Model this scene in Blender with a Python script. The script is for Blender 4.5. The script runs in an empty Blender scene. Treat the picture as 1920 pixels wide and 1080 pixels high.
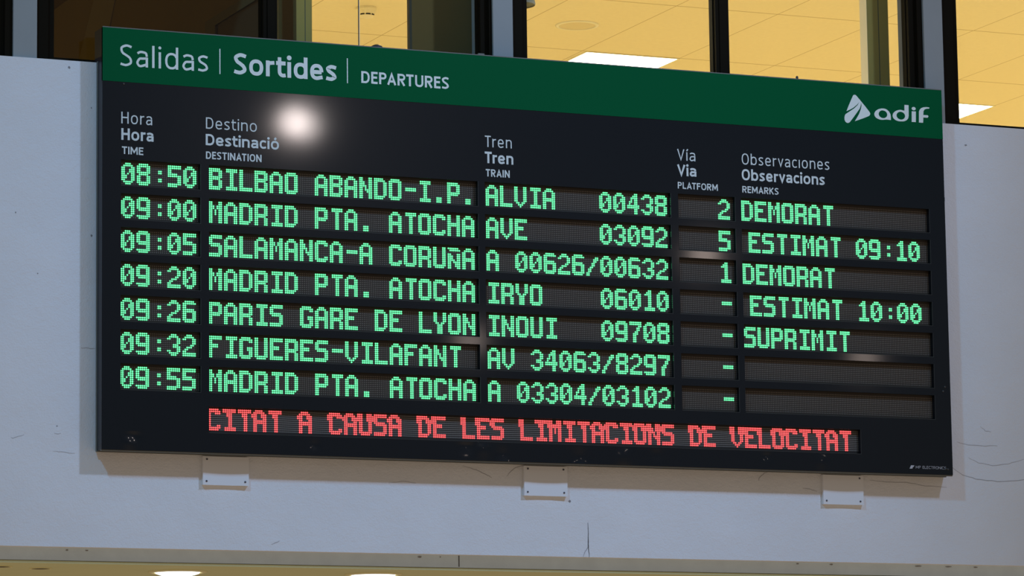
import bpy, math, random
from mathutils import Matrix, Vector
random.seed(7)
sc = bpy.context.scene
COL = sc.collection

# ------------------------------------------------------------------ camera
cam_d = bpy.data.cameras.new('camera')
cam = bpy.data.objects.new('camera', cam_d); COL.objects.link(cam)
RT = ((0.9183501, -0.39554199, -0.01340259),
      (0.04578333, 0.13981293, -0.98911892),
      (0.39311192, 0.90774384, 0.14650644))
m = Matrix.Identity(4)
for i in range(3):
    m[i][0] = RT[0][i]; m[i][1] = -RT[1][i]; m[i][2] = -RT[2][i]
m[0][3], m[1][3], m[2][3] = -4.62382541, -14.93417519, 1.66390276
cam.matrix_world = m
cam_d.sensor_fit = 'HORIZONTAL'; cam_d.sensor_width = 36.0
cam_d.lens = 36.0 * 7140.27 / 1920.0
cam_d.clip_end = 200
sc.camera = cam

# ------------------------------------------------------------------ world, lights, exposure
world = bpy.data.worlds.new('world'); sc.world = world
world.use_nodes = True
bg = world.node_tree.nodes['Background']
bg.inputs[1].default_value = 1.0
# the hall around: cool dim upper space, warm light coming back from the floor
_nt = world.node_tree
_tc = _nt.nodes.new('ShaderNodeTexCoord'); _sp = _nt.nodes.new('ShaderNodeSeparateXYZ'); _rp = _nt.nodes.new('ShaderNodeValToRGB')
_mr = _nt.nodes.new('ShaderNodeMapRange')
_mr.inputs['From Min'].default_value = -1; _mr.inputs['From Max'].default_value = 1
_nt.links.new(_tc.outputs['Generated'], _sp.inputs[0]); _nt.links.new(_sp.outputs[2], _mr.inputs['Value'])
_nt.links.new(_mr.outputs[0], _rp.inputs['Fac']); _nt.links.new(_rp.outputs['Color'], bg.inputs[0])
_e = _rp.color_ramp.elements
_e[0].position = 0.40; _e[0].color = (0.350, 0.270, 0.200, 1)
_e[1].position = 0.56; _e[1].color = (0.104, 0.112, 0.120, 1)

def lamp(name, kind, loc, power, color, target=None, radius=0.3, size=None, angle=None, blend=0.5):
    d = bpy.data.lights.new(name, kind)
    d.energy = power; d.color = color
    if kind in ('SPOT', 'POINT'): d.shadow_soft_size = radius
    if kind == 'SPOT': d.spot_size = math.radians(angle); d.spot_blend = blend
    if kind == 'AREA':
        d.shape = 'RECTANGLE'; d.size = size[0]; d.size_y = size[1]
    o = bpy.data.objects.new(name, d); COL.objects.link(o); o.location = loc
    if target is not None:
        o.rotation_euler = (Vector(target) - Vector(loc)).to_track_quat('-Z', 'Y').to_euler()
    return o
# two cool hall floodlights high on either side (they cast the two shadows of the board)
lamp('hall_floodlight', 'SPOT', (6.5, -8.0, 12.4), 2900, (0.43, 0.61, 0.97), target=(1.8, 0, 4.1), radius=0.30, angle=31, blend=1.0)
lamp('hall_floodlight', 'SPOT', (-5.4, -7.2, 12.3), 1780, (0.17, 0.55, 1.0), target=(1.3, 0, 4.2), radius=0.30, angle=40, blend=1.0)
# warm lamps for glints in the lacquered panel; all after the first are added
lamp('hall_glint_lamp', 'POINT', (4.893, -11.063, 7.022), 25, (1.0, 0.86, 0.82), radius=0.10)
lamp('hall_glint_lamp', 'POINT', (4.985, -11.06, 6.992), 12, (1.0, 0.88, 0.84), radius=0.10)
lamp('hall_glint_lamp', 'POINT', (6.242, -10.967, 5.435), 4.0, (1.0, 0.80, 0.70), radius=0.10)
lamp('hall_glint_lamp', 'POINT', (8.033, -10.625, 6.116), 7.0, (1.0, 0.80, 0.70), radius=0.10)
lamp('hall_glint_lamp', 'POINT', (9.281, -10.439, 5.351), 4.0, (1.0, 0.80, 0.70), radius=0.10)
# further ceiling panels of the office behind the windows (outside the view)
for (x, y) in ((5.5, 1.7), (7.9, 2.4), (5.5, 6.2), (8.2, 6.2), (2.4, 2.3)):
    lamp('office_ceiling_light', 'AREA', (x, y, 6.03), 58, (1.0, 0.86, 0.55), target=(x, y, 3.0), size=(0.58, 0.58))
# added fill lamp, out of view, to brighten the dim room at left
lamp('dim_room_fill', 'POINT', (-2.6, 5.0, 5.2), 28, (1.0, 0.78, 0.20), radius=0.2)
vs = sc.view_settings
vs.view_transform = 'Standard'; vs.look = 'None'; vs.gamma = 1.0; vs.exposure = 0.0
vs.use_curve_mapping = False

# ------------------------------------------------------------------ materials
def mat(name, color, rough=0.6, metal=0.0, spec=0.5, bump=None, mottle=None, coat=0.0):
    M = bpy.data.materials.new(name); M.use_nodes = True
    nt = M.node_tree; p = nt.nodes['Principled BSDF']
    p.inputs['Base Color'].default_value = (*color, 1)
    p.inputs['Roughness'].default_value = rough
    p.inputs['Metallic'].default_value = metal
    p.inputs['Specular IOR Level'].default_value = spec
    p.inputs['Coat Weight'].default_value = coat
    tc = nt.nodes.new('ShaderNodeTexCoord')
    if mottle:
        n = nt.nodes.new('ShaderNodeTexNoise'); n.inputs['Scale'].default_value = mottle[0]; n.inputs['Detail'].default_value = 5
        nt.links.new(tc.outputs['Object'], n.inputs['Vector'])
        mx = nt.nodes.new('ShaderNodeMix'); mx.data_type = 'RGBA'
        k = mottle[1]
        mx.inputs['A'].default_value = (*[c * (1 - k) for c in color], 1)
        mx.inputs['B'].default_value = (*[min(1, c * (1 + k)) for c in color], 1)
        nt.links.new(n.outputs['Fac'], mx.inputs['Factor']); nt.links.new(mx.outputs['Result'], p.inputs['Base Color'])
    if bump:
        last = None
        for (s, st, dist) in bump:
            n = nt.nodes.new('ShaderNodeTexNoise'); n.inputs['Scale'].default_value = s; n.inputs['Detail'].default_value = 3
            nt.links.new(tc.outputs['Object'], n.inputs['Vector'])
            b = nt.nodes.new('ShaderNodeBump'); b.inputs['Strength'].default_value = st; b.inputs['Distance'].default_value = dist
            nt.links.new(n.outputs['Fac'], b.inputs['Height'])
            if last: nt.links.new(last.outputs['Normal'], b.inputs['Normal'])
            last = b
        nt.links.new(last.outputs['Normal'], p.inputs['Normal'])
    return M

def emis(name, color, strength):
    M = bpy.data.materials.new(name); M.use_nodes = True
    nt = M.node_tree; p = nt.nodes['Principled BSDF']
    p.inputs['Base Color'].default_value = (0.05, 0.05, 0.05, 1)
    p.inputs['Emission Color'].default_value = (*color, 1); p.inputs['Emission Strength'].default_value = strength
    return M

def mathn(nt, op, a, b=None):
    n = nt.nodes.new('ShaderNodeMath'); n.operation = op
    for i, v in enumerate((a, b)):
        if v is None: continue
        if isinstance(v, (int, float)): n.inputs[i].default_value = v
        else: nt.links.new(v, n.inputs[i])
    return n.outputs[0]

PITCH = 0.00845
def led_panel_mat(name, base, dot, lines=False):
    """dark matrix board with the small unlit diodes on the PITCH grid (object space)"""
    M = bpy.data.materials.new(name); M.use_nodes = True
    nt = M.node_tree; p = nt.nodes['Principled BSDF']
    p.inputs['Roughness'].default_value = 0.42; p.inputs['Specular IOR Level'].default_value = 0.22
    tc = nt.nodes.new('ShaderNodeTexCoord'); sp = nt.nodes.new('ShaderNodeSeparateXYZ')
    nt.links.new(tc.outputs['Object'], sp.inputs[0])
    def cell(sock):
        a = mathn(nt, 'DIVIDE', sock, PITCH); a = mathn(nt, 'ADD', a, 0.5)
        a = mathn(nt, 'FRACT', a); return mathn(nt, 'SUBTRACT', a, 0.5)
    cx, cz = cell(sp.outputs[0]), cell(sp.outputs[2])
    z2 = mathn(nt, 'MULTIPLY', cz, cz)
    x2 = mathn(nt, 'MULTIPLY', cx, cx)
    if lines: x2 = mathn(nt, 'MULTIPLY', x2, 0.12)
    d = mathn(nt, 'ADD', x2, z2)
    f = mathn(nt, 'LESS_THAN', d, 0.058 if not lines else 0.05)
    # diodes exist on the eleven rows only
    up = mathn(nt, 'LESS_THAN', sp.outputs[2], PITCH * 0.5)
    dn = mathn(nt, 'GREATER_THAN', sp.outputs[2], -PITCH * 10.5)
    lf = mathn(nt, 'GREATER_THAN', sp.outputs[0], -PITCH * 0.5)
    f = mathn(nt, 'MULTIPLY', f, up); f = mathn(nt, 'MULTIPLY', f, dn); f = mathn(nt, 'MULTIPLY', f, lf)
    mx = nt.nodes.new('ShaderNodeMix'); mx.data_type = 'RGBA'
    mx.inputs['A'].default_value = (*base, 1); mx.inputs['B'].default_value = (*dot, 1)
    nt.links.new(f, mx.inputs['Factor']); nt.links.new(mx.outputs['Result'], p.inputs['Base Color'])
    return M

def tile_mat(name, color, line, px, py, ox, oy, w):
    M = bpy.data.materials.new(name); M.use_nodes = True
    nt = M.node_tree; p = nt.nodes['Principled BSDF']; p.inputs['Roughness'].default_value = 0.95
    tc = nt.nodes.new('ShaderNodeTexCoord'); sp = nt.nodes.new('ShaderNodeSeparateXYZ')
    nt.links.new(tc.outputs['Object'], sp.inputs[0])
    def lined(sock, o, pitch, ww):
        a = mathn(nt, 'SUBTRACT', sock, o); a = mathn(nt, 'DIVIDE', a, pitch); a = mathn(nt, 'ADD', a, 0.5)
        a = mathn(nt, 'FRACT', a); a = mathn(nt, 'SUBTRACT', a, 0.5); a = mathn(nt, 'ABSOLUTE', a)
        return mathn(nt, 'LESS_THAN', a, ww * 0.5 / pitch)
    f = mathn(nt, 'MAXIMUM', lined(sp.outputs[0], ox, px, w), lined(sp.outputs[1], oy, py, w * 2.0))
    n = nt.nodes.new('ShaderNodeTexNoise'); n.inputs['Scale'].default_value = 45; n.inputs['Detail'].default_value = 4
    nt.links.new(tc.outputs['Object'], n.inputs['Vector'])
    m0 = nt.nodes.new('ShaderNodeMix'); m0.data_type = 'RGBA'
    m0.inputs['A'].default_value = (*[c * 0.93 for c in color], 1); m0.inputs['B'].default_value = (*[min(1, c * 1.07) for c in color], 1)
    nt.links.new(n.outputs['Fac'], m0.inputs['Factor'])
    mx = nt.nodes.new('ShaderNodeMix'); mx.data_type = 'RGBA'
    nt.links.new(m0.outputs['Result'], mx.inputs['A']); mx.inputs['B'].default_value = (*line, 1)
    nt.links.new(f, mx.inputs['Factor']); nt.links.new(mx.outputs['Result'], p.inputs['Base Color'])
    return M

def glass_mat(name):
    M = bpy.data.materials.new(name); M.use_nodes = True
    nt = M.node_tree; nt.nodes.clear()
    o = nt.nodes.new('ShaderNodeOutputMaterial'); t = nt.nodes.new('ShaderNodeBsdfTransparent')
    t.inputs[0].default_value = (0.96, 0.98, 0.97, 1)
    g = nt.nodes.new('ShaderNodeBsdfGlossy'); g.inputs['Roughness'].default_value = 0.02
    mx = nt.nodes.new('ShaderNodeMixShader'); mx.inputs[0].default_value = 0.02
    nt.links.new(t.outputs[0], mx.inputs[1]); nt.links.new(g.outputs[0], mx.inputs[2]); nt.links.new(mx.outputs[0], o.inputs[0])
    return M

M_WALL = mat('wall_paint', (0.80, 0.80, 0.80), 0.9, bump=[(7, 0.22, 0.02), (45, 0.25, 0.006), (150, 0.40, 0.004)], mottle=(3.5, 0.06))
M_TRIM = mat('trim_paint', (0.70, 0.83, 0.92), 0.85, bump=[(120, 0.15, 0.003)], mottle=(14, 0.10))
M_SOFFIT = mat('soffit_paint', (0.62, 0.62, 0.33), 0.8, mottle=(6, 0.05))
M_CRACK = mat('crack_dark', (0.10, 0.095, 0.09), 0.95)
M_CRACKL = mat('crack_fine', (0.40, 0.39, 0.39), 0.95)
M_SMUDGE = mat('smudge', (0.28, 0.27, 0.27), 0.95)
M_PILLAR = mat('pillar_paint', (0.31, 0.325, 0.315), 0.85, bump=[(120, 0.15, 0.003)], mottle=(8, 0.06))
M_FRAME = mat('frame_anodised', (0.0110, 0.0085, 0.0050), 0.6, spec=0.03)
M_GLASS = glass_mat('window_glass')
M_CEIL = tile_mat('ceiling_tiles', (0.86, 0.76, 0.50), (0.50, 0.40, 0.19), 0.6, 1.205, 2.808, 2.762, 0.0050)
M_OFLOOR = mat('office_floor', (0.62, 0.52, 0.34), 0.8)
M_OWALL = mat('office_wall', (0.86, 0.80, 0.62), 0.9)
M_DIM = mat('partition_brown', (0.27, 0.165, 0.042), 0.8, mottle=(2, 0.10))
M_DOOR = mat('door_wood', (0.115, 0.055, 0.022), 0.6, mottle=(5, 0.15))
M_DOORFRAME = mat('door_frame_wood', (0.17, 0.115, 0.045), 0.6)
M_PATCH = mat('light_patch_brown', (0.32, 0.22, 0.10), 0.7)  # paler brown standing in for light on the partition
M_CAB = mat('cabinet_olive', (0.165, 0.105, 0.032), 0.9, spec=0.1)
M_CABEDGE = mat('cabinet_edge', (0.05, 0.042, 0.02), 0.8)
M_COL = mat('column_paint', (0.42, 0.31, 0.085), 0.9, spec=0.1)
M_COLJ = mat('column_joint', (0.10, 0.10, 0.06), 0.85)
M_PANEL = mat('panel_black', (0.0030, 0.0066, 0.0104), 0.26, spec=0.22, coat=0.55, bump=[(420, 0.04, 0.0004), (5, 0.035, 0.01)])
M_PANEL.node_tree.nodes['Principled BSDF'].inputs['Coat Roughness'].default_value = 0.062
M_RIM = mat('rim_dark', (0.045, 0.05, 0.048), 0.4)
M_CASE = mat('case_black', (0.014, 0.016, 0.024), 0.4)
M_LIP = mat('case_lip_metal', (0.16, 0.165, 0.145), 0.5)
M_GREEN = mat('band_green', (0.0, 0.102, 0.033), 0.38, spec=0.06)
M_WHITE = mat('vinyl_white', (0.80, 0.87, 0.82), 0.6, spec=0.2)
M_GREYTXT = mat('vinyl_grey', (0.71, 0.77, 0.74), 0.6, spec=0.2)
M_PRINT = mat('print_grey', (0.50, 0.50, 0.52), 0.6)
M_LEDP = led_panel_mat('led_matrix_green', (0.040, 0.032, 0.024), (0.25, 0.21, 0.17))
M_LEDR = led_panel_mat('led_matrix_red', (0.033, 0.029, 0.025), (0.20, 0.18, 0.155), lines=True)
M_LEDG_ON = emis('led_green_lit', (0.23, 1.65, 0.64), 1.0)
M_LEDR_ON = emis('led_red_lit', (1.7, 0.165, 0.17), 1.0)
M_BOLT = mat('bolt_steel', (0.10, 0.10, 0.10), 0.4, metal=0.8)
M_COVER = mat('cover_white', (0.82, 0.82, 0.82), 0.6)
M_SCREW = mat('screw_dark', (0.10, 0.10, 0.12), 0.5, metal=0.5)
M_LENS = emis('downlight_lens', (1.0, 1.0, 0.93), 3.0)
M_RING = mat('downlight_ring', (0.80, 0.74, 0.40), 0.5)
M_HOLE = mat('downlight_hole', (0.012, 0.011, 0.008), 0.9)
M_LIGHTP = emis('panel_diffuser', (1.0, 0.91, 0.66), 12.0)
M_PFRAME = mat('panel_frame', (0.85, 0.80, 0.62), 0.6)
M_PLASTIC = mat('detector_plastic', (0.86, 0.78, 0.55), 0.6)
M_SLOT = mat('detector_slot', (0.02, 0.016, 0.008), 0.8)
M_SPK = mat('speaker_grille', (0.74, 0.64, 0.40), 0.8)
M_SHADE = mat('shade_speckled', (0.42, 0.42, 0.33), 0.9, mottle=(90, 0.35))

# ------------------------------------------------------------------ mesh helpers
class MB:
    def __init__(s): s.v = []; s.f = []; s.mi = []
    def quad(s, a, b, c, d, k=0):
        i = len(s.v); s.v += [a, b, c, d]; s.f.append((i, i+1, i+2, i+3)); s.mi.append(k)
    def poly(s, pts, k=0):
        i = len(s.v); s.v += list(pts); s.f.append(tuple(range(i, i+len(pts)))); s.mi.append(k)
    def box(s, x0, x1, y0, y1, z0, z1, k=0):
        i = len(s.v)
        s.v += [(x0,y0,z0),(x1,y0,z0),(x1,y1,z0),(x0,y1,z0),(x0,y0,z1),(x1,y0,z1),(x1,y1,z1),(x0,y1,z1)]
        for f in ((3,2,1,0),(4,5,6,7),(0,1,5,4),(1,2,6,5),(2,3,7,6),(3,0,4,7)):
            s.f.append(tuple(i+q for q in f)); s.mi.append(k)
    def lathe(s, prof, seg=32, axis='z', c=(0,0,0), k=0, cap0=False, cap1=False):
        """prof: list of (radius, height); axis z (up) or y"""
        def P(r, h, a):
            x, y = r*math.cos(a), r*math.sin(a)
            if axis == 'z': return (c[0]+x, c[1]+y, c[2]+h)
            return (c[0]+x, c[1]+h, c[2]+y)
        i = len(s.v); n = len(prof)
        for r, h in prof:
            for j in range(seg): s.v.append(P(r, h, 2*math.pi*j/seg))
        for q in range(n-1):
            for j in range(seg):
                j2 = (j+1) % seg
                s.f.append((i+q*seg+j, i+q*seg+j2, i+(q+1)*seg+j2, i+(q+1)*seg+j)); s.mi.append(k)
        if cap0: s.f.append(tuple(i+j for j in range(seg))); s.mi.append(k)
        if cap1: s.f.append(tuple(i+(n-1)*seg+j for j in range(seg))); s.mi.append(k)
    def build(s, name, mats, parent=None, loc=(0,0,0), smooth=False, origin=None):
        if not isinstance(mats, (list, tuple)): mats = [mats]
        v = s.v
        if origin: v = [(a-origin[0], b-origin[1], c-origin[2]) for a, b, c in v]; loc = origin
        me = bpy.data.meshes.new(name); me.from_pydata(v, [], s.f)
        for mm in mats: me.materials.append(mm)
        for p, k in zip(me.polygons, s.mi): p.material_index = k; p.use_smooth = smooth
        me.update()
        o = bpy.data.objects.new(name, me); COL.objects.link(o)
        o.location = loc
        if parent:
            o.parent = parent
            o.location = Vector(loc) - parent.location
        return o

def tag(o, label, cat, group=None):
    o['label'] = label; o['category'] = cat
    if group: o['group'] = group
    return o
def struct(o, label=None):
    o['kind'] = 'structure'
    if label: o['label'] = label
    return o
def empty(name, loc):
    o = bpy.data.objects.new(name, None); COL.objects.link(o); o.location = loc; o.empty_display_size = 0.1
    return o
def plabel(o, t): o['label'] = t; return o

def recalc(o):
    import bmesh
    bm = bmesh.new(); bm.from_mesh(o.data)
    bmesh.ops.remove_doubles(bm, verts=bm.verts, dist=1e-6)
    bmesh.ops.recalc_face_normals(bm, faces=bm.faces); bm.to_mesh(o.data); bm.free()

def prism(outline, holes, y0, y1, mb, k=0):
    """flat shape in the xz plane with thickness, holes bridged by keyhole cuts"""
    from mathutils.geometry import tessellate_polygon
    loops = [list(outline)] + [list(h) for h in holes]
    tris = tessellate_polygon([[Vector((a, b, 0)) for a, b in lp] for lp in loops])
    pts = [p for lp in loops for p in lp]
    base = len(mb.v)
    mb.v += [(a, y0, b) for a, b in pts]
    for t in tris: mb.f.append(tuple(base+q for q in t)); mb.mi.append(k)
    for lp in [outline] + list(holes):
        n = len(lp)
        for i in range(n):
            a, b = lp[i], lp[(i+1) % n]
            mb.quad((a[0],y0,a[1]), (b[0],y0,b[1]), (b[0],y1,b[1]), (a[0],y1,a[1]), k)

# ------------------------------------------------------------------ large structure
YW = 0.085                 # front face of the hall wall
ZS = 4.955                 # window sill (top of wall)
ZB, ZT = 2.924, 2.872      # wall bottom, underside of the trim band
w = MB(); w.box(-6, 10, YW, 0.34, ZB, ZS)
wall = struct(w.build('wall_front', M_WALL), 'white plastered hall wall behind and below the board')
w = MB(); w.box(-6, 10, 0.135, 0.34, ZT, ZB); w.box(1.635, 1.639, 0.1335, 0.135, ZT+0.004, ZB, 1)
trim = struct(w.build('trim_1', [M_TRIM, M_CRACK]), 'grey band along the lower edge of the wall')
w = MB(); w.box(-6, 10, 0.135, 8.0, ZT-0.012, ZT-0.002)
struct(w.build('ceiling', M_SOFFIT), 'yellow lower ceiling with downlights under the wall')
w = MB(); w.box(-6, 10, 8.0, 8.2, 0, 2.86); struct(w.build('wall_rear', M_OWALL))
w = MB(); w.box(-6, 10, YW, 0.34, 6.12, 7.2); struct(w.build('wall_upper', M_WALL), 'wall above the windows')
# office behind the windows
w = MB(); w.box(-6, 10, 0.34, 8.0, 6.07, 6.12); struct(w.build('ceiling', M_CEIL), 'tiled ceiling of the lit office')
w = MB(); w.box(-6, 10, 0.34, 8.0, 2.95, 3.05); struct(w.build('floor', M_OFLOOR))
w = MB(); w.box(0.99, 10, 7.9, 8.0, 3.05, 6.07); struct(w.build('wall_office_rear', M_OWALL))
w = MB(); w.box(9.9, 10, 0.34, 7.9, 3.05, 6.07); struct(w.build('wall_right', M_OWALL))
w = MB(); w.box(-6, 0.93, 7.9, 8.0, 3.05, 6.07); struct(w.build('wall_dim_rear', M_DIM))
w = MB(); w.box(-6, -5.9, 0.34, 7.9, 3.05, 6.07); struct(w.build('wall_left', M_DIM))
w = MB()
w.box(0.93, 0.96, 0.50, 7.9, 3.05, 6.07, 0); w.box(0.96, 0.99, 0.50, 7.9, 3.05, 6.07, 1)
part_wall = struct(w.build('wall_partition', [M_DIM, M_OWALL]), 'brown partition between the dark room and the lit office')
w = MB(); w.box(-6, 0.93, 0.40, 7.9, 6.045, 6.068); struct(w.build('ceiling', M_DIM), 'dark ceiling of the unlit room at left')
# door in the partition (seen from the dark room)
w = MB(); w.box(0.915, 0.930, 0.52, 1.20, 3.05, 5.412)
dr = struct(w.build('door_1', M_DOOR), 'dark wooden door in the dim room behind the left window')
w = MB(); w.box(0.905, 0.930, 0.52, 1.34, 5.412, 5.455); w.box(0.905, 0.930, 1.20, 1.34, 3.05, 5.412)
w.build('door_frame', M_DOORFRAME, dr)
w = MB()  # slanted patch of light on the partition, shaped as a thin pale board
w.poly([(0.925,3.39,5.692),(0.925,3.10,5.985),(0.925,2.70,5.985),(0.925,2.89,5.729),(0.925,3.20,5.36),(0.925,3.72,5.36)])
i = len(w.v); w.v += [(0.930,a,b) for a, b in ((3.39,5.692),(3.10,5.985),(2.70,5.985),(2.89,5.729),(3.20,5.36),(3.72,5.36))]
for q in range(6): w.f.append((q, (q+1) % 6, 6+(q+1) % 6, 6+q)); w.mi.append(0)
patch = struct(w.build('light_patch', M_PATCH), 'pale slanted patch of light on the dim room wall, shaped as a board'); recalc(patch)

# pillars between the windows
for nm, x0, x1, lab in (('wall_pillar', -0.355, -0.254, 'grey wall pier at far left between the windows'),
                        ('wall_pillar', 1.813, 1.907, 'grey wall pier above the middle of the board'),
                        ('wall_pillar', 3.974, 4.073, 'grey wall pier behind the upper right corner of the board')):
    w = MB(); w.box(x0, x1, 0.098, 0.34, ZS, 6.12)
    struct(w.build(nm, M_PILLAR), lab)

# windows: frame members, mullion and panes
def window(n, x0, x1, left, right, mull, lab, joint=None):
    """clear opening x0..x1 between piers; left / right = inner edge of the jamb members"""
    f = MB()
    f.box(x0, left, 0.135, 0.20, ZS, 6.12); f.box(x0, left-0.03, 0.118, 0.135, ZS, 6.12)
    f.box(right, x1, 0.135, 0.20, ZS, 6.12); f.box(right+0.032, x1, 0.112, 0.135, ZS, 6.12)
    f.box(left, right, 0.135, 0.20, ZS, ZS+0.020); f.box(left, right, 0.135, 0.20, 6.05, 6.12)
    fr = struct(f.build('window_%d' % n, M_FRAME), lab)
    if mull:
        g = MB(); g.box(mull[0], mull[1], 0.135, 0.20, ZS+0.02, 6.05); g.box(mull[0]+0.018, mull[1]-0.010, 0.130, 0.135, ZS+0.02, 6.05)
        g.build('mullion', M_FRAME, fr)
    edges = [left] + ([mull[0]] if mull else []) ; ends = ([mull[1]] if mull else []) 
    spans = [(left, mull[0]), (mull[1], right)] if mull else [(left, right)]
    for (a, b) in spans:
        g = MB(); g.box(a, b, 0.164, 0.170, ZS+0.02, 6.05); g.build('glass_pane', M_GLASS, fr)
        g = MB(); e = 0.004
        g.box(a, a+e, 0.158, 0.164, ZS+0.02, 6.05); g.box(b-e, b, 0.158, 0.164, ZS+0.02, 6.05)
        g.build('glazing_seal', M_FRAME, fr)
    if joint:
        g = MB(); g.box(joint-0.0022, joint, 0.158, 0.163, ZS+0.02, 6.05, 0); g.box(joint, joint+0.0022, 0.158, 0.163, ZS+0.02, 6.05, 1)
        g.build('pane_joint', [M_SLOT, M_PFRAME], fr)
    return fr
window(1, -2.52, -0.355, -2.44, -0.42, None, 'dark framed window at the left edge')
window(2, -0.254, 1.813, -0.170, 1.768, (0.758, 0.821), 'dark framed window above the left half of the board', joint=1.206)
window(3, 1.907, 3.974, 1.991, 3.915, (2.920, 2.987), 'dark framed window of the lit office above the right half of the board')
window(4, 4.073, 6.20, 4.170, 6.12, (5.10, 5.17), 'dark framed window of the lit office at the right edge')

# office columns
w = MB(); w.box(0.9515, 1.0229, 0.250, 0.4736, 3.05, 6.07, 0); w.box(0.990, 0.993, 0.2492, 0.25, 3.05, 6.07, 1); w.box(0.9505, 0.9515, 0.250, 0.4736, 3.05, 6.07, 2)
struct(w.build('wall_column', [M_COL, M_COLJ, M_DIM]), 'slim olive column behind the left window where the dark room ends')
w = MB(); w.box(3.8158, 3.929, 0.350, 0.4167, 3.05, 6.07, 0); w.box(3.875, 3.879, 0.3492, 0.35, 3.05, 6.07, 1)
w.box(3.8148, 3.8158, 0.350, 0.4167, 3.05, 6.07, 2)  # left side paler than the front: room light put into its colour
struct(w.build('wall_column', [M_COL, M_COLJ, M_OWALL]), 'slim column inside the lit office behind the right window')

# cracks in the plaster and dirt along the trim band
CR = [[(2.2284,2.925),(2.2267,2.9581),(2.2246,2.9858),(2.2237,3.0739)], [(2.2006,2.925),(2.2061,2.9438),(2.2217,2.9649),(2.2252,3.016)],
 [(1.6374,3.3065),(1.7066,3.2877),(1.7561,3.266),(1.7734,3.2572)], [(1.8434,3.266),(1.8612,3.2849),(1.8815,3.3016),(1.9193,3.3142)],
 [(4.0771,3.4809),(4.1324,3.4703),(4.2021,3.4675),(4.2863,3.47)], [(4.0372,3.3702),(4.0997,3.333),(4.1687,3.3153),(4.2802,3.306),(4.4212,3.317),(4.5,3.318)],
 [(4.1304,3.4117),(4.1853,3.3889),(4.2549,3.3786),(4.3394,3.3883),(4.4249,3.4127)], [(3.62,3.2955),(3.6989,3.2886),(3.8083,3.289),(3.9041,3.2769),(4.0144,3.2724)],
 [(-0.063,3.7485),(-0.0332,3.7475),(-0.002,3.7468)], [(-0.1798,3.3157),(-0.1344,3.3126),(-0.0889,3.3095)], [(-0.1755,3.3906),(-0.1619,3.3866),(-0.1483,3.3915)],
 [(-0.3605,3.3674),(-0.3515,3.3633),(-0.3043,3.38)], [(3.0586,3.2768),(3.0643,3.2912),(3.086,3.3107),(3.1074,3.3184)], [(0.7674,2.9507),(0.803,2.9671)],
 [(3.2789,3.2515),(3.3189,3.2453),(3.3509,3.239)], [(4.1997,3.5555),(4.227,3.5368),(4.2549,3.5327)], [(1.2999,3.222),(1.3732,3.233),(1.4221,3.2252)]]
CW = [.0035,.003,.0028,.0028,.0022,.0028,.002,.0026,.002,.0018,.0018,.002,.0025,.0022,.0022,.0018,.0016]
for pl, cw in zip(CR, CW):
    pts = []
    for (a, b), (c, d) in zip(pl[:-1], pl[1:]):
        for t in range(4):
            pts.append((a+(c-a)*t/4+random.uniform(-.0015,.0015), b+(d-b)*t/4+random.uniform(-.0015,.0015)))
    pts.append(pl[-1])
    q = MB()
    for k2 in range(len(pts)-1):
        (a, b), (c, d) = pts[k2], pts[k2+1]
        L = math.hypot(c-a, d-b) or 1; nx, nz = -(d-b)/L, (c-a)/L
        w0 = cw*.5*(0.35+0.65*math.sin(math.pi*(k2+0.3)/(len(pts)))); w1 = cw*.5*(0.35+0.65*math.sin(math.pi*(k2+1.3)/(len(pts)+.6)))
        q.quad((a-nx*w0,YW-.0006,b-nz*w0),(c-nx*w1,YW-.0006,d-nz*w1),(c+nx*w1,YW-.0006,d+nz*w1),(a+nx*w0,YW-.0006,b+nz*w0))
    o = q.build('crack', M_CRACK if cw > .0033 else M_CRACKL, wall)
def blot(x, z, rx, rz, y, par, name='smudge', mm=None):
    q = MB(); n = 11
    q.poly([(x+rx*math.cos(2*math.pi*i/n)*random.uniform(.6,1.1), y, z+rz*math.sin(2*math.pi*i/n)*random.uniform(.6,1.1)) for i in range(n)])
    return q.build(name, mm or M_SMUDGE, par)
for x, z, rx, rz in ((1.435,2.9215,.011,.005),(1.53,2.9225,.004,.003),(3.25,2.923,.010,.003),(3.42,2.923,.010,.003),(3.86,2.923,.022,.003),(4.02,2.923,.02,.003),(4.16,2.923,.012,.003),(-0.125,2.921,.006,.004),(-0.04,2.921,.008,.003)):
    blot(x+.02, z-.006, rx, rz, 0.1335, trim)
for x, z, rx, rz in ((-0.118,4.925,.006,.006),(-0.02,4.22,.005,.006),(-0.022,4.76,.003,.004),(-0.345,4.3,.003,.004),(-0.25,4.05,.003,.003),(-0.165,3.42,.004,.003),(2.14,3.165,.007,.006),(4.17,4.86,.007,.004)):
    blot(x, z, rx, rz, YW-.0008, wall)

# ------------------------------------------------------------------ the departure board
BX, BZ0, BZ1 = 4.0, 3.32, 5.090
board = empty('departure_board', (2.0, 0.04, 3.32))
tag(board, 'large black departures board with green header hung on the white wall', 'departure board')
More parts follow.
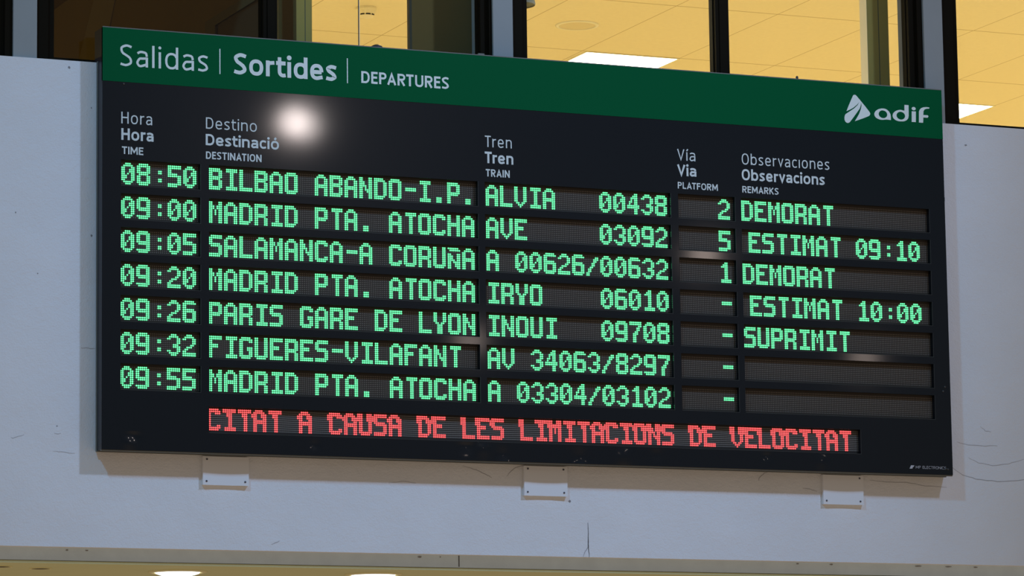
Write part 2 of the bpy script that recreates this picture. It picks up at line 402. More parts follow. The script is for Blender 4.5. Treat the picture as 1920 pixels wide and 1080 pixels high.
# housing: four side plates, back plate, rear box above the sill
c = MB()
c.box(0, 0.004, 0.001, 0.084, BZ0, BZ1); c.box(BX-0.004, BX, 0.001, 0.084, BZ0, BZ1)
c.box(0.004, BX-0.004, 0.001, 0.084, BZ1-0.004, BZ1); c.box(0.004, BX-0.004, 0.001, 0.084, BZ0, BZ0+0.004)
c.box(0.004, BX-0.004, 0.060, 0.084, BZ0+0.004, BZ1-0.004)
c.box(0.0, BX, 0.084, 0.110, ZS+0.004, BZ1)
c.build('case', M_CASE, board)
c = MB(); c.box(-0.004, 0.0, 0.062, 0.072, BZ0, ZS); c.box(-0.002, BX, 0.004, 0.012, BZ0-0.005, BZ0); c.box(-0.004, BX, 0.060, 0.068, BZ0-0.004, BZ0)
plabel(c.build('case_lip', M_LIP, board), 'thin pale metal flange round the case')
c = MB(); c.box(0.0, BX, -0.002, 0.006, BZ1-0.001, BZ1+0.003)
plabel(c.build('top_edge_strip', M_LIP, board), 'thin pale edge strip along the top')

ROWZ = [4.521 - 0.14227*k for k in range(7)]
COLS = [('time', 0.081, 0.428), ('dest', 0.466, 1.689), ('train', 1.721, 2.612), ('plat', 2.649, 2.9295), ('rem', 2.961, 3.917)]
LX0 = {'time': 0.0926, 'dest': 0.4765, 'train': 1.7380, 'plat': 2.6655, 'rem': 2.9745}
REDW = (0.4627, 3.532, 3.4035, 3.512); REDX0, REDZ = 0.4755, 3.5035
wins = []
for k in range(7):
    for (nm, a, b) in COLS: wins.append((a, b, ROWZ[k]-0.0965, ROWZ[k]+0.0125, nm, k))
wins.append((REDW[0], REDW[1], REDW[2], REDW[3], 'red', 7))
ZBAND = 4.862
xs = sorted({0.0, BX} | {q for r in wins for q in r[:2]})
zs = sorted({3.3205, 3.40, ZBAND} | {q for r in wins for q in r[2:4]})
pm = MB(); DEP = 0.022
DENT = [(0.135,3.380,.030,.0016),(0.120,3.352,.026,-.0015),(1.62,3.385,.040,.0018),(1.70,3.368,.036,-.0017),(1.79,3.352,.030,.0016),(2.15,3.352,.036,.0018),(2.36,3.356,.040,-.0016),(2.52,3.37,.03,.0012),(0.93,3.366,.022,.0012),(3.06,3.38,.02,.0012),(3.33,3.36,.03,-.0012)]
def dent(x, z):
    e = max(0, min(1, (3.399-z)/0.012)) * max(0, min(1, (z-3.3215)/0.006))
    return e*1.5*sum(d*math.exp(-((x-a)**2+(z-b)**2)/(2*(s*.6)**2)) for a, b, s, d in DENT)
for i in range(len(xs)-1):
    for j in range(len(zs)-1):
        x0, x1, z0, z1 = xs[i], xs[i+1], zs[j], zs[j+1]
        if z1 <= 3.4001: continue
        mx_, mz_ = (x0+x1)/2, (z0+z1)/2
        if any(r[0] < mx_ < r[1] and r[2] < mz_ < r[3] for r in wins): continue
        pm.quad((x0,0,z0),(x1,0,z0),(x1,0,z1),(x0,0,z1))
NX, NZ = 500, 14
i0 = len(pm.v)
for j in range(NZ+1):
    for i in range(NX+1):
        x = BX*i/NX; z = 3.3205+(3.40-3.3205)*j/NZ
        pm.v.append((x, dent(x, z), z))
for j in range(NZ):
    for i in range(NX):
        a = i0+j*(NX+1)+i; pm.f.append((a, a+1, a+NX+2, a+NX+1)); pm.mi.append(0)
for r in wins:
    x0, x1, z0, z1 = r[:4]
    pm.quad((x0,0,z0),(x1,0,z0),(x1,DEP,z0),(x0,DEP,z0)); pm.quad((x0,0,z1),(x1,0,z1),(x1,DEP,z1),(x0,DEP,z1))
    pm.quad((x0,0,z0),(x0,0,z1),(x0,DEP,z1),(x0,DEP,z0)); pm.quad((x1,0,z0),(x1,0,z1),(x1,DEP,z1),(x1,DEP,z0))
fp = pm.build('front_panel', M_PANEL, board)
for p in list(fp.data.polygons)[-(NX*NZ+4*len(wins)):-4*len(wins)]: p.use_smooth = True
g = MB(); g.box(0.0, BX, -0.0015, 0.012, ZBAND, BZ1-0.001)
plabel(g.build('header_band', M_GREEN, board), 'green band across the top of the board')

# ---- dot matrix characters, 7 x 11
GL = {}
def G(ch, *rows): GL[ch] = rows
def R(s): return s
G('0','..###..','.#####.','##...##','##..###','##..###','##.#.##','###..##','###..##','##...##','.#####.','..###..')
G('1','...##..','..###..','.####..','...##..','...##..','...##..','...##..','...##..','...##..','.######','.######')
G('2','..###..','.#####.','##...##','.....##','.....##','....##.','..###..','.##....','##.....','#######','#######')
G('3','..###..','.#####.','##...##','.....##','.....##','...###.','...####','.....##','##...##','.#####.','..###..')
G('4','....##.','...###.','..####.','..#.##.','.##.##.','.#..##.','#######','#######','....##.','....##.','....##.')
G('5','#######','#######','##.....','##.....','#####..','#######','.....##','.....##','.....##','#######','#####..')
G('6','.#####.','#######','##.....','##.....','######.','#######','##...##','##...##','##...##','#######','.#####.')
G('7','#######','#######','.....##','....##.','....##.','...##..','..###..','..##...','..##...','..##...','..##...')
G('8','.#####.','#######','##...##','##...##','#######','.#####.','##...##','##...##','##...##','#######','.#####.')
G('9','.#####.','#######','##...##','##...##','##...##','#######','.######','.....##','.....##','#######','.#####.')
G('A','..###..','.#####.','##...##','##...##','##...##','#######','#######','##...##','##...##','##...##','##...##')
G('B','######.','#######','##...##','##...##','#######','######.','##...##','##...##','##...##','#######','######.')
G('C','.#####.','#######','##...##','##.....','##.....','##.....','##.....','##.....','##...##','#######','.#####.')
G('D','#####..','######.','##...##','##...##','##...##','##...##','##...##','##...##','##...##','######.','#####..')
G('E','#######','#######','##.....','##.....','#####..','#####..','##.....','##.....','##.....','#######','#######')
G('F','#######','#######','##.....','##.....','#####..','#####..','##.....','##.....','##.....','##.....','##.....')
G('G','.#####.','#######','##...##','##.....','##.....','##..###','##..###','##...##','##...##','#######','.#####.')
G('H','##...##','##...##','##...##','##...##','#######','#######','##...##','##...##','##...##','##...##','##...##')
G('I','.######','.######','...##..','...##..','...##..','...##..','...##..','...##..','...##..','.######','.######')
G('L','##.....','##.....','##.....','##.....','##.....','##.....','##.....','##.....','##.....','#######','#######')
G('M','##...##','##...##','###.###','###.###','##.#.##','##.#.##','##.#.##','##...##','##...##','##...##','##...##')
G('N','##...##','##...##','###..##','###..##','####.##','##.#.##','##.####','##..###','##...##','##...##','##...##')
G('Ñ','######.','.######','.......','##...##','###..##','###..##','####.##','##.####','##..###','##..###','##...##')
G('O','.#####.','#######','##...##','##...##','##...##','##...##','##...##','##...##','##...##','#######','.#####.')
G('P','######.','#######','##...##','##...##','##...##','#######','######.','##.....','##.....','##.....','##.....')
G('R','######.','#######','##...##','##...##','##...##','#######','######.','##...##','##...##','##...##','##...##')
G('S','.######','#######','##.....','##.....','######.','.######','.....##','.....##','.....##','#######','######.')
G('T','.######','.######','...##..','...##..','...##..','...##..','...##..','...##..','...##..','...##..','...##..')
G('U','##...##','##...##','##...##','##...##','##...##','##...##','##...##','##...##','##...##','#######','.#####.')
G('V','##...##','##...##','##...##','##...##','##...##','##...##','##...##','##...##','.##.##.','..###..','...#...')
G('Y','##...##','##...##','##...##','##...##','##...##','.##.##.','..###..','..###..','..###..','..###..','..###..')
G('-','.......','.......','.......','.......','.######','.######','.......','.......','.......','.......','.......')
G('.','.......','.......','.......','.......','.......','.......','.......','.......','..###..','..###..','..###..')
G(':','.......','.......','.......','...##..','...##..','.......','.......','...##..','...##..','.......','.......')
G('/','.......','.....##','....###','....##.','...##..','...##..','..##...','.##....','.##....','##.....','##.....')

def led_dots(text, off=0, red=False):
    on = set()
    for n, ch in enumerate(text):
        if ch == ' ': continue
        for r, row in enumerate(GL[ch]):
            for q, px in enumerate(row):
                if px == '#':
                    on.add((r, off+8*n+q))
                    if red and r < 4: on.add((r, off+8*n+q-1))
    return sorted(p for p in on if p[1] >= 0)

def led_mesh(dots, x0, ztop, y):
    mb = MB(); rad = PITCH*0.43; S = 8
    for r, cq in dots:
        cx, cz = x0+cq*PITCH, ztop-r*PITCH
        i = len(mb.v)
        for rr, hh in ((1.0, 0.0), (0.80, 0.75)):
            for k in range(S):
                a = 2*math.pi*(k+.5)/S
                mb.v.append((cx+rad*rr*math.cos(a), y-rad*hh, cz+rad*rr*math.sin(a)))
        mb.v.append((cx, y-rad*1.1, cz))
        for k in range(S):
            k2 = (k+1) % S
            mb.f.append((i+k, i+k2, i+S+k2, i+S+k)); mb.mi.append(0)
            mb.f.append((i+S+k, i+S+k2, i+2*S)); mb.mi.append(0)
    return mb

TXT = {
 'time': ['08:50','09:00','09:05','09:20','09:26','09:32','09:55'],
 'dest': ['BILBAO ABANDO-I.P.','MADRID PTA. ATOCHA','SALAMANCA-A CORUÑA','MADRID PTA. ATOCHA','PARIS GARE DE LYON','FIGUERES-VILAFANT','MADRID PTA. ATOCHA'],
 'train': ['ALVIA   00438','AVE     03092','A 00626/00632','IRYO    06010','INOUI   09708','AV 34063/8297','A 03304/03102'],
 'plat': ['2','5','1','-','-','-','-'],
 'rem': ['DEMORAT',' ESTIMAT 09:10','DEMORAT',' ESTIMAT 10:00','SUPRIMIT','','']}
REDTXT = 'CITAT A CAUSA DE LES LIMITACIONS DE VELOCITAT'
YP = DEP
names = {'time': 'departure time', 'dest': 'destination', 'train': 'train', 'plat': 'platform', 'rem': 'remarks'}
for (x0, x1, z0, z1, nm, k) in wins:
    if nm == 'red': lx, lz, txt, off = REDX0, REDZ, REDTXT, -1
    else:
        lx, lz, txt, off = LX0[nm], ROWZ[k], TXT[nm][k], 0
        if nm == 'time': lx -= 0.0007*k
        if nm == 'dest': lx -= 0.0005*k
        if nm == 'plat': off = 23
        if nm == 'rem' and txt.startswith(' '): txt = txt[1:]; off = 4
    p = MB(); p.box(x0-0.004, x1+0.004, YP, YP+0.008, z0-0.004, z1+0.004)
    dw = p.build('display_window', M_LEDR if nm == 'red' else M_LEDP, board, origin=(lx, YP, lz))
    if nm == 'red': dw['label'] = 'long scrolling display with red letters'
    q = MB(); q.box(x0, x1+0.0016, -0.0009, 0.004, z0-0.0017, z0-0.0002); q.box(x1+0.0002, x1+0.0017, -0.0009, 0.004, z0-0.0002, z1)
    q.build('window_rim', M_RIM, dw).location = -Vector((lx, YP, lz))
    pos = 0
    for word in txt.split(' '):
        if word:
            dots = led_dots(word, off+8*pos, nm == 'red')
            l = led_mesh(dots, lx, lz, YP-0.0002)
            lo = l.build('lit_word', M_LEDR_ON if nm == 'red' else M_LEDG_ON, dw)
            lo.location = -(Vector((lx, YP, lz)))      # letters keep their place on the panel
            lo['label'] = ('red' if nm == 'red' else 'green') + ' dot letters reading ' + word
        pos += len(word)+1

# ---- printed lettering
XH = 0.755
def _arc(cx, cy, rx, ry, a0, a1, n=18, p=2.35):
    out = []
    for i in range(n+1):
        a = math.radians(a0+(a1-a0)*i/n); c, q = math.cos(a), math.sin(a)
        out.append((cx+rx*math.copysign(abs(c)**(2/p), c), cy+ry*math.copysign(abs(q)**(2/p), q)))
    return out
def _spl(P, n=6):
    Q = [P[0]]+list(P)+[P[-1]]; out = []
    for i in range(1, len(Q)-2):
        for k in range(n):
            t = k/n; p0, p1, p2, p3 = Q[i-1], Q[i], Q[i+1], Q[i+2]
            out.append(tuple(0.5*((2*p1[j])+(-p0[j]+p2[j])*t+(2*p0[j]-5*p1[j]+4*p2[j]-p3[j])*t*t+(-p0[j]+3*p1[j]-3*p2[j]+p3[j])*t**3) for j in (0, 1)))
    return out+[tuple(P[-1])]
GW = {'S':.50,'a':.50,'l':0,'i':0,'ı':0,'í':0,'d':.56,'b':.56,'s':.43,'o':.57,'ó':.57,'r':.34,'t':.38,'n':.53,'e':.54,'c':.45,'v':.50,
      'D':.60,'E':.46,'P':.53,'A':.62,'R':.56,'T':.53,'U':.60,'H':.60,'I':0,'M':.74,'N':.62,'V':.60,'L':.45,'F':.46,'O':.66,'K':.58,'C':.58}
def glyph(ch, W, t):
    """centre lines of one letter (cap height 1); returns strokes and filled dots"""
    e, x = t/2, XH; h = e*.9
    S, D = [], []
    if ch in 'oó': S.append(_arc(W/2, x/2, W/2-e, x/2-h+.008, 0, 360, 36))
    if ch == 'O': S.append(_arc(W/2, .5, W/2-e, .5-h+.008, 0, 360, 40))
    if ch in 'lI': S.append([(e, 0), (e, 1.03 if ch == 'l' else 1)])
    if ch in 'iıí': S.append([(e, 0), (e, x)])
    if ch == 'i': D.append((e, .955, t*.62))
    if ch == 'í': S.append([(e-.02, .86), (e+.10, 1.04)])
    if ch == 'ó': S.append([(W/2-.03, .86), (W/2+.11, 1.04)])
    if ch == 'd': S += [_arc(W/2, x/2, W/2-e, x/2-h+.006, 25, 335, 32), [(W-e, 0), (W-e, 1.03)]]
    if ch == 'b': S += [_arc(W/2, x/2, W/2-e, x/2-h+.006, 155, -155, 32), [(e, 0), (e, 1.03)]]
    if ch == 'a':
        S += [[(W-e, 0), (W-e, x*.62)]]
        S.append(_spl([(.09*W+.01, x-h-.075), (.30*W, x-h-.012), (.52*W, x-h), (W-e-.045, x-h-.05), (W-e, x*.66)]))
        S.append(_spl([(W-e, x*.56-h*.2), (.55*W, x*.56-h*.4), (.28*W, x*.50), (e, x*.27), (.20*W+e*.4, h+.012), (.45*W, h), (W-e-.06, x*.13+h*.4), (W-e, x*.22)]))
    if ch == 'e':
        S += [[(e, x*.50-h*.1), (W-e, x*.50-h*.1)], _arc(W/2, x/2, W/2-e, x/2-h+.006, 0, 295, 30)+[(W*.93, h+.055)]]
    if ch == 'c': S.append([(W-.01, x-h-.055)]+_arc(W/2+.05, x/2, W/2+.05-e, x/2-h+.006, 72, 288, 24)+[(W-.01, h+.055)])
    if ch in 'sS':
        H = x if ch == 's' else 1.0
        S.append(_spl([(W-.05*W, H-h-.055*H), (.68*W, H-h-.003), (.45*W, H-h), (e+.04*W, H-h-.085*H), (e, .735*H), (e+.12*W, .60*H), (.52*W, .50*H), (W-e-.12*W, .40*H), (W-e, .265*H), (W-e-.05*W, h+.085*H), (.54*W, h), (.30*W, h+.003), (.02*W, h+.045*H)]))
    if ch == 'r': S += [[(e, 0), (e, x)], _spl([(e, x*.60), (e+.05, x*.82), (.62*W, x-h-.02), (W, x-h-.005)])]
    if ch == 'n': S += [[(e, 0), (e, x)], _spl([(e, x*.66), (e+.06, x*.85), (.55*W, x-h+.004), (W-e-.05, x-h-.05), (W-e, x*.66), (W-e, x*.4), (W-e, 0)])]
    if ch == 't': S += [_spl([(.30*W+e*.3, .95), (.30*W+e*.3, .6), (.30*W+e*.3, .25), (.42*W+e*.3, h+.045), (.70*W, h), (W, h+.02)]), [(0, x-h), (W, x-h)]]
    if ch == 'v': S.append([(e*.75, x), (W/2, e*.9), (W-e*.75, x)])
    if ch == 'V': S.append([(e*.75, 1), (W/2, e*1.0), (W-e*.75, 1)])
    if ch == 'A': S += [[(e*.75, 0), (W/2, 1-e*1.0), (W-e*.75, 0)], [(W*.2, .30), (W*.8, .30)]]
    if ch == 'H': S += [[(e, 0), (e, 1)], [(W-e, 0), (W-e, 1)], [(e, .52), (W-e, .52)]]
    if ch in 'EF':
        S += [[(e, 0), (e, 1)], [(e, 1-h), (W, 1-h)], [(e, .53), (W*.92, .53)]]
        if ch == 'E': S.append([(e, h), (W, h)])
    if ch == 'L': S += [[(e, 0), (e, 1)], [(e, h), (W, h)]]
    if ch == 'T': S += [[(W/2, 0), (W/2, 1)], [(0, 1-h), (W, 1-h)]]
    if ch == 'D': S += [[(e, 0), (e, 1)], [(e, 1-h), (W*.42, 1-h)]+_arc(W*.42, .5, W*.58-e, .5-h, 90, -90, 20)+[(e, h)]]
    if ch in 'PR':
        S += [[(e, 0), (e, 1)], [(e, 1-h), (W*.5, 1-h)]+_arc(W*.5, .71, W*.5-e, .29-h, 90, -90, 16)+[(e, .42+h)]]
        if ch == 'R': S.append([(W*.48, .46), (W-e*.95, 0)])
    if ch == 'C': S.append([(W-.01, 1-h-.07)]+_arc(W/2+.04, .5, W/2+.04-e, .5-h+.006, 72, 288, 26)+[(W-.01, h+.07)])
    if ch == 'U': S.append([(e, 1), (e, .36)]+_arc(W/2, .36, W/2-e, .36-h+.008, 180, 360, 20)+[(W-e, 1)])
    if ch == 'N': S += [[(e, 0), (e, 1)], [(W-e, 0), (W-e, 1)], [(e, 1-e*.4), (W-e, e*.4)]]
    if ch == 'M': S += [[(e, 0), (e+.02, 1)], [(W-e, 0), (W-e-.02, 1)], [(e+.02, 1-e*.5), (W/2, .30), (W-e-.02, 1-e*.5)]]
    if ch == 'K': S += [[(e, 0), (e, 1)], [(e, .42), (W-e, 1)], [(W*.36, .60), (W-e*.8, 0)]]
    return S, D
def ribbon(P, t):
    """outline of a stroke with mitred joins, returned as quads"""
    Q = [P[0]]
    for p in P[1:]:
        if math.hypot(p[0]-Q[-1][0], p[1]-Q[-1][1]) > 1e-5: Q.append(p)
    closed = math.hypot(Q[0][0]-Q[-1][0], Q[0][1]-Q[-1][1]) < 1e-4
    if closed: Q = Q[:-1]
    n = len(Q); L = []; Rr = []
    for i in range(n):
        a = Q[i-1] if (i or closed) else None; b = Q[(i+1) % n] if (i < n-1 or closed) else None
        p = Q[i]
        d = []
        for u, v in ((a, p), (p, b)):
            if u is None or v is None: continue
            l = math.hypot(v[0]-u[0], v[1]-u[1]); d.append(((v[0]-u[0])/l, (v[1]-u[1])/l))
        nx, ny = -sum(q[1] for q in d), sum(q[0] for q in d); l = math.hypot(nx, ny) or 1; nx, ny = nx/l, ny/l
        k = max(.45, (-d[0][1])*nx+d[0][0]*ny)
        w_ = t/2/k
        L.append((p[0]+nx*w_, p[1]+ny*w_)); Rr.append((p[0]-nx*w_, p[1]-ny*w_))
    return [(L[i], Rr[i], Rr[(i+1) % n], L[(i+1) % n]) for i in range(n if closed else n-1)]
def text_mesh(s, bold, x0, x1, base, cap, material, name='lettering', label=None):
    H = cap-base; total = (x1-x0)/H
    caps = s.isupper() and len(s) > 3
    t = {0: .116, 1: .190, 2: .12}[bold]
    if bold == 1 and caps: t = .185
    gap = {0: .195, 1: .125, 2: .16}[bold]
    if bold == 1 and caps: gap = .13
    g0 = lambda ch: t if GW[ch] == 0 else GW[ch]
    spc = {' ': .3}
    fixed = sum(t for ch in s if ch != ' ' and GW[ch] == 0)
    flex = sum((GW[ch] if ch != ' ' else .3) for ch in s)
    def kern(a, b):
        if a in 'TVPF' and b in 'raneoíiA': return -.06 if b not in 'íi' else -.01
        if (a in 'AT' and b in 'AT'): return -.09
        if a in 'rtv' or b in 'vt': return -.04
        if a in 'LR' and b in 'T': return -.05
        return 0
    kr = [kern(a, b) for a, b in zip(s[:-1], s[1:])]
    k = (total-fixed-gap*(len(s)-1)-sum(kr))/flex
    y = -0.0026 if base > ZBAND else -0.0011
    mb = MB(); cx = 0
    for n, ch in enumerate(s):
        if ch == ' ': cx += .3*k+gap; continue
        W = t if GW[ch] == 0 else GW[ch]*k
        S, D = glyph(ch, W, t)
        for si, st in enumerate(S):
            yy = y + 0.00022*si
            for qd in ribbon(st, t*(0.93 if len(st) > 6 else 1.0)):
                mb.quad(*[(x0+(cx+a)*H, yy, base+b*H) for a, b in qd])
        for (a, b, r) in D:
            mb.poly([(x0+(cx+a+r*math.cos(2*math.pi*i/16))*H, y, base+(b+r*math.sin(2*math.pi*i/16))*H) for i in range(16)])
        cx += W+gap+(kr[n] if n < len(kr) else 0)
    o = mb.build(name, material, board)
    o['label'] = label or ('white printed lettering ' + s.replace('ı', 'i'))
    return o
LET = [("Salidas",0,.0763,.4616,4.9297,5.0212),("Sortides",1,.5768,1.0397,4.9293,5.0195),("DEPARTURES",1,1.1526,1.5579,4.930,4.9815),
 ("Hora",0,.0816,.2161,4.6855,4.7350),("Hora",1,.0818,.2222,4.6160,4.6655),("TIME",1,.0844,.1778,4.5566,4.5885),
 ("Destino",0,.4524,.6787,4.6868,4.7350),("Destinació",1,.4514,.7778,4.6162,4.6640),("DESTINATION",1,.4522,.6994,4.5580,4.5895),
 ("Tren",0,1.7248,1.8513,4.6868,4.7366),("Tren",1,1.7233,1.8579,4.6158,4.6660),("TRAIN",1,1.7268,1.8399,4.5570,4.5895),
 ("Vía",0,2.6495,2.7380,4.6835,4.7339),("Via",1,2.6480,2.7414,4.6143,4.6645),("PLATFORM",1,2.6485,2.8465,4.5564,4.5860),
 ("Observacıones",0,2.9680,3.4093,4.6840,4.7335),("Observacions",1,2.9663,3.3837,4.6130,4.6626),("REMARKS",1,2.9678,3.1489,4.5560,4.5859)]
for s, b, x0, x1, z0, z1 in LET:
    text_mesh(s, b, x0, x1, z0, z1, M_WHITE if z0 > ZBAND else M_GREYTXT)
text_mesh("MP ELECTRONICS", 2, 3.8089, 3.9651, 3.3450, 3.3573, M_PRINT, 'maker_lettering', 'small grey maker lettering in the lower right corner')
for x in (0.5145, 1.0893):
    g = MB(); g.box(x-.0022, x+.0022, -0.0026, -0.0016, 4.924, 5.0325); g.build('header_divider', M_WHITE, board)
# ---- emblem and logo
EMB = [[3.5373,5.0302],[3.5404,5.0357],[3.5468,5.0385],[3.5531,5.0372],[3.5582,5.0329],[3.5776,5.0128],[3.5992,4.9896],[3.6189,4.9675],[3.625,4.9592],[3.6248,4.9519],[3.6209,4.9466],[3.6126,4.9421],[3.5825,4.9298],[3.545,4.9161],[3.5527,4.9272],[3.5683,4.9516],[3.5783,4.9755],[3.5818,4.9924],[3.5797,5.0045],[3.5785,4.9923],[3.572,4.9758],[3.5535,4.9523],[3.5342,4.9277],[3.5181,4.909],[3.5099,4.9055],[3.5022,4.9067],[3.496,4.912],[3.4926,4.92],[3.4925,4.9283],[3.4947,4.9401],[3.4993,4.9464],[3.5204,4.9601],[3.5431,4.9749],[3.5621,4.9918],[3.5707,5.0067],[3.5592,4.9936],[3.5395,4.978],[3.5206,4.9674],[3.5038,4.96],[3.5156,4.9864],[3.5275,5.0105]]
g = MB(); prism([tuple(p) for p in EMB], [], -0.0026, -0.0016, g); o = g.build('logo_emblem', M_WHITE, board); recalc(o)
plabel(o, 'white rounded triangle emblem with two curved slits')
LA = [[3.6997,4.9333],[3.6919,4.9319],[3.6841,4.9315],[3.6764,4.9319],[3.6691,4.9333],[3.6626,4.9354],[3.6569,4.9383],[3.6523,4.9419],[3.649,4.946],[3.647,4.9505],[3.6464,4.9553],[3.6473,4.9602],[3.6496,4.9649],[3.6532,4.9695],[3.658,4.9737],[3.6639,4.9774],[3.6706,4.9804],[3.678,4.9826],[3.6857,4.9841],[3.6936,4.9847],[3.7013,4.9844],[3.7125,4.9803],[3.7234,4.9717],[3.7305,4.9587],[3.7319,4.9455],[3.7315,4.9334],[3.711,4.9344]]
LD = [[3.7746,4.9305],[3.768,4.9312],[3.7617,4.9326],[3.7561,4.9347],[3.7511,4.9374],[3.747,4.9406],[3.7439,4.9443],[3.7418,4.9484],[3.7408,4.9527],[3.741,4.9571],[3.7423,4.9615],[3.7447,4.9658],[3.7482,4.9699],[3.7525,4.9737],[3.7577,4.977],[3.7636,4.9798],[3.77,4.9819],[3.7767,4.9835],[3.7836,4.9843],[3.803,4.9809],[3.8039,5.0084],[3.8253,5.0085],[3.8244,4.9581],[3.821,4.9462],[3.814,4.9384],[3.8026,4.9329],[3.7913,4.9309]]
def oval(cx, cz, rx, rz, n=24): return [(cx+rx*math.cos(2*math.pi*i/n), cz+rz*math.sin(2*math.pi*i/n)) for i in range(n)]
LI = [[3.8409,4.9813],[3.8624,4.9817],[3.8607,4.932],[3.8393,4.9319]]
LF = [[3.8769,4.9313],[3.8785,4.9818],[3.8826,4.9914],[3.8912,4.9994],[3.9026,5.0038],[3.9178,5.0058],[3.9328,5.0051],[3.9338,5.0015],[3.9307,4.9993],[3.9175,4.9977],[3.9079,4.9937],[3.9024,4.986],[3.9007,4.9678],[3.9221,4.9681],[3.9266,4.9657],[3.9264,4.9597],[3.9217,4.9564],[3.9003,4.956],[3.8987,4.9314]]
g = MB()
T2 = lambda P: [tuple(p) for p in P]
prism(T2(LA), [oval(3.6912,4.9576,.0222,.0178)], -0.0026, -0.0016, g)
prism(T2(LD), [oval(3.7835,4.9569,.0222,.0181)], -0.0026, -0.0016, g)
prism(oval(3.8515,4.9941,.0106,.0078,16), [], -0.0026, -0.0016, g); prism(T2(LI), [], -0.0026, -0.0016, g); prism(T2(LF), [], -0.0026, -0.0016, g)
o = g.build('logo_lettering', M_WHITE, board); recalc(o); plabel(o, 'white rounded logo letters at the right end of the green band')
g = MB(); prism([(3.7771,3.3436),(3.7852,3.3588),(3.8021,3.3588),(3.7983,3.352),(3.7943,3.3514),(3.7915,3.344)], [], -0.0011, -0.0001, g)
o = g.build('maker_emblem', M_PRINT, board); recalc(o)
# ---- bolts and small bits on the case
for (x, z) in ((0.0922,4.8540),(3.965,3.348),(3.975,3.346),(3.972,3.72),(3.962,3.70)):
    g = MB(); g.lathe([(0.0045,0.0),(0.0045,-0.002),(0.003,-0.0035)], 12, 'y', (x, -0.0001, z), cap1=True); g.build('bolt', M_BOLT, board)
g = MB(); g.lathe([(0.006,0.0),(0.006,0.009),(0.004,0.012)], 12, 'z', (3.258, 0.002, BZ1+0.003), cap1=True); g.build('bolt', M_BOLT, board)
g = MB(); g.box(BX, BX+0.007, 0.01, 0.024, 4.578, 4.594); g.build('side_catch', M_BOLT, board)
g = MB(); g.lathe([(0.030,0.0),(0.024,0.012),(0.010,0.019)], 14, 'z', (1.237, 0.03, BZ1), cap1=True); plabel(g.build('cable_gland', M_CASE, board), 'dark lump of cable on top of the case')
g = MB(); g.box(1.700, 1.728, 0.0, 0.012, BZ1+0.003, BZ1+0.009); g.build('hanging_tab', M_LIP, board)

# ------------------------------------------------------------------ cover plates below the board
def cover(x0, x1, z0, lab, tops):
    e = empty('cover_plate', ((x0+x1)/2, YW, z0)); tag(e, lab, 'cover plate', 'white cover plates under the board')
    m_ = MB(); N = 10; zt = 3.3125; th = 0.014
    fr = []
    for i in range(N+1):
        t = i/N; x = x0+(x1-x0)*t; y = YW-th-0.004*(2*t-1)**2*0.8
        fr.append((x, y))
    for i in range(N):
        (a, ya), (b, yb) = fr[i], fr[i+1]
        m_.quad((a,ya,z0),(b,yb,z0),(b,yb,zt),(a,ya,zt)); m_.quad((a,ya,z0),(b,yb,z0),(b,YW-0.0005,z0),(a,YW-0.0005,z0)); m_.quad((a,ya,zt),(b,yb,zt),(b,YW-0.0005,zt),(a,YW-0.0005,zt))
    for (a, ya) in (fr[0], fr[-1]): m_.quad((a,ya,z0),(a,ya,zt),(a,YW-0.0005,zt),(a,YW-0.0005,z0))
    o = m_.build('plate', M_COVER, e); recalc(o)
    for (sx, sz) in [(x0+0.016, z0+0.016), (x1-0.016, z0+0.016)] + [(x0+0.018 if s == 'l' else x1-0.018, 3.300) for s in tops]:
        q = MB(); q.lathe([(0.0042,0.0),(0.0042,-0.0018),(0.003,-0.0026)], 12, 'y', (sx, YW-th-0.002, sz), cap1=True); q.build('screw', M_SCREW, e)
cover(0.4602, 0.6625, 3.1925, 'white screwed cover plate under the board, leftmost of the three', 'l')
cover(1.9185, 2.1225, 3.1835, 'white screwed cover plate under the board, middle one of the three', 'lr')
cover(3.3735, 3.5765, 3.1805, 'white screwed cover plate under the board, nearest the maker lettering', 'r')

# ------------------------------------------------------------------ downlights in the lower ceiling
ZC = ZT-0.012
def downlight(x, y, lab):
    e = empty('downlight', (x, y, ZC)); tag(e, lab, 'ceiling light', 'lit downlights in the yellow ceiling')
    q = MB(); q.lathe([(0.124,0.0),(0.124,-0.004),(0.112,-0.008),(0.100,-0.005),(0.098,0.0)], 48, 'z', (x, y, ZC)); q.build('trim_ring', M_RING, e, smooth=True)
    q = MB(); q.lathe([(0.097,-0.001),(0.092,-0.009),(0.075,-0.015),(0.05,-0.0185),(0.02,-0.020)], 48, 'z', (x, y, ZC), cap1=True); q.build('lens', M_LENS, e, smooth=True)
downlight(0.477, 0.454, 'glowing round downlight under the wall near the left cover plate')
downlight(1.352, 0.414, 'glowing round downlight cut by the bottom edge, right of the other lit one')
def spot_hole(x, y, lab):
    e = empty('recessed_spot', (x, y, ZC)); tag(e, lab, 'ceiling light', 'unlit recessed spots')
    q = MB(); q.lathe([(0.046,0.0),(0.046,-0.0035),(0.041,-0.0035),(0.040,0.0)], 32, 'z', (x, y, ZC)); q.build('trim_ring', M_RING, e)
    q = MB(); q.lathe([(0.040,-0.0012),(0.002,-0.0010)], 32, 'z', (x, y, ZC), cap1=True); q.build('opening', M_HOLE, e)
spot_hole(-0.136, 0.412, 'small dark unlit recessed spot at the lower left, wholly in view')
spot_hole(-0.325, 0.345, 'small dark unlit recessed spot cut off by the left edge')

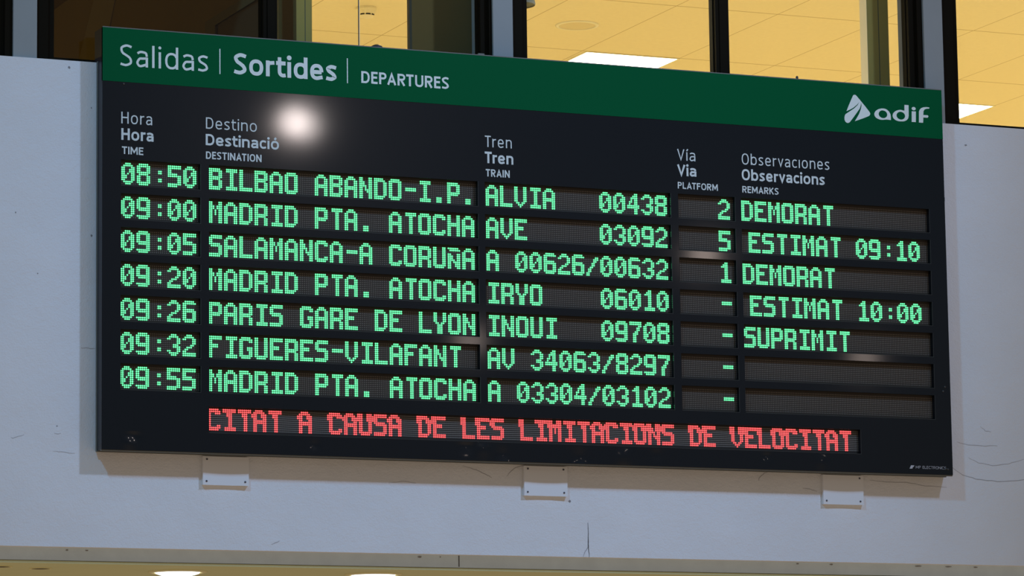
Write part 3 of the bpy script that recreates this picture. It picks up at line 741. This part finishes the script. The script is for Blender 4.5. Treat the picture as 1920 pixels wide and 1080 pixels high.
# ------------------------------------------------------------------ things in the office
ZO = 6.07
def panel(x0, x1, y0, y1, lab):
    e = empty('light_panel', ((x0+x1)/2, (y0+y1)/2, ZO)); tag(e, lab, 'light panel', 'office light panels')
    q = MB(); b = 0.012
    q.box(x0, x1, y0, y0+b, ZO-0.004, ZO-0.0005); q.box(x0, x1, y1-b, y1, ZO-0.004, ZO-0.0005); q.box(x0, x0+b, y0+b, y1-b, ZO-0.004, ZO-0.0005); q.box(x1-b, x1, y0+b, y1-b, ZO-0.004, ZO-0.0005)
    q.build('frame', M_PFRAME, e)
    q = MB(); q.box(x0+b, x1-b, y0+b, y1-b, ZO-0.003, ZO-0.0005); q.build('diffuser', M_LIGHTP, e)
panel(4.030, 4.612, 3.968, 4.56, 'glowing square light panel above the middle of the green band')
panel(6.410, 7.012, 4.572, 5.165, 'glowing square light panel in the window at the right edge')
e = empty('smoke_detector', (2.482, 3.352, ZO)); tag(e, 'round white smoke detector on the office ceiling, left window', 'smoke detector')
c0 = (2.482, 3.352, ZO)
q = MB(); q.lathe([(0.054,-0.0005),(0.054,-0.012),(0.051,-0.020)], 32, 'z', c0, cap1=True); q.build('base', M_PLASTIC, e, smooth=False)
q = MB(); q.lathe([(0.049,-0.020),(0.044,-0.036),(0.040,-0.040),(0.040,-0.046),(0.034,-0.054),(0.015,-0.058)], 32, 'z', c0, cap1=True); q.build('sensor_cap', M_PLASTIC, e)
q = MB()
for a0 in (200, 245, 290):
    for s in range(5):
        a, b = math.radians(a0+s*7), math.radians(a0+(s+1)*7)
        q.quad(*[(c0[0]+0.0425*math.cos(t), c0[1]+0.0425*math.sin(t), c0[2]+h) for t, h in ((a,-.038),(b,-.038),(b,-.0455),(a,-.0455))])
q.build('vent_slot', M_SLOT, e)
e = empty('ceiling_speaker', (3.706, 3.369, ZO)); tag(e, 'flat round loudspeaker set into the office ceiling, left of the light panel', 'ceiling speaker')
c0 = (3.706, 3.369, ZO)
q = MB(); q.lathe([(0.118,-0.0005),(0.116,-0.005),(0.104,-0.008),(0.098,-0.005)], 48, 'z', c0); q.build('rim', M_PFRAME, e, smooth=True)
q = MB(); q.lathe([(0.098,-0.004),(0.06,-0.009),(0.01,-0.011)], 48, 'z', c0, cap1=True); q.build('grille', M_SPK, e, smooth=True)
e = empty('pendant_lamp', (2.105, 0.50, ZO)); tag(e, 'grey speckled pendant lampshade at the top edge beside the middle pier', 'pendant lamp')
q = MB(); q.lathe([(0.080,-0.622),(0.083,-0.616),(0.055,-0.50),(0.030,-0.45),(0.012,-0.44)], 32, 'z', (2.105,0.50,ZO), cap1=True)
q.lathe([(0.076,-0.616),(0.05,-0.50),(0.02,-0.46)], 32, 'z', (2.105,0.50,ZO), cap1=True); q.build('lamp_shade', M_SHADE, e, smooth=True)
q = MB(); q.lathe([(0.004,-0.445),(0.004,-0.02)], 10, 'z', (2.105,0.50,ZO)); q.lathe([(0.05,-0.02),(0.05,-0.0005)], 24, 'z', (2.105,0.50,ZO), cap0=True); q.build('cord', M_FRAME, e)
q = MB(); q.box(1.5345, 1.98, 0.36, 0.385, 3.05, 5.95, 0)
cb = empty('room_screen', (1.75, 0.36, 3.05)); tag(cb, 'tall dark olive screen standing inside the window left of the middle pier', 'screen')
q.build('screen_board', M_CAB, cb)
q = MB(); q.box(1.522, 1.5345, 0.36, 0.385, 3.05, 5.95); q.build('edge_strip', M_CABEDGE, cb)
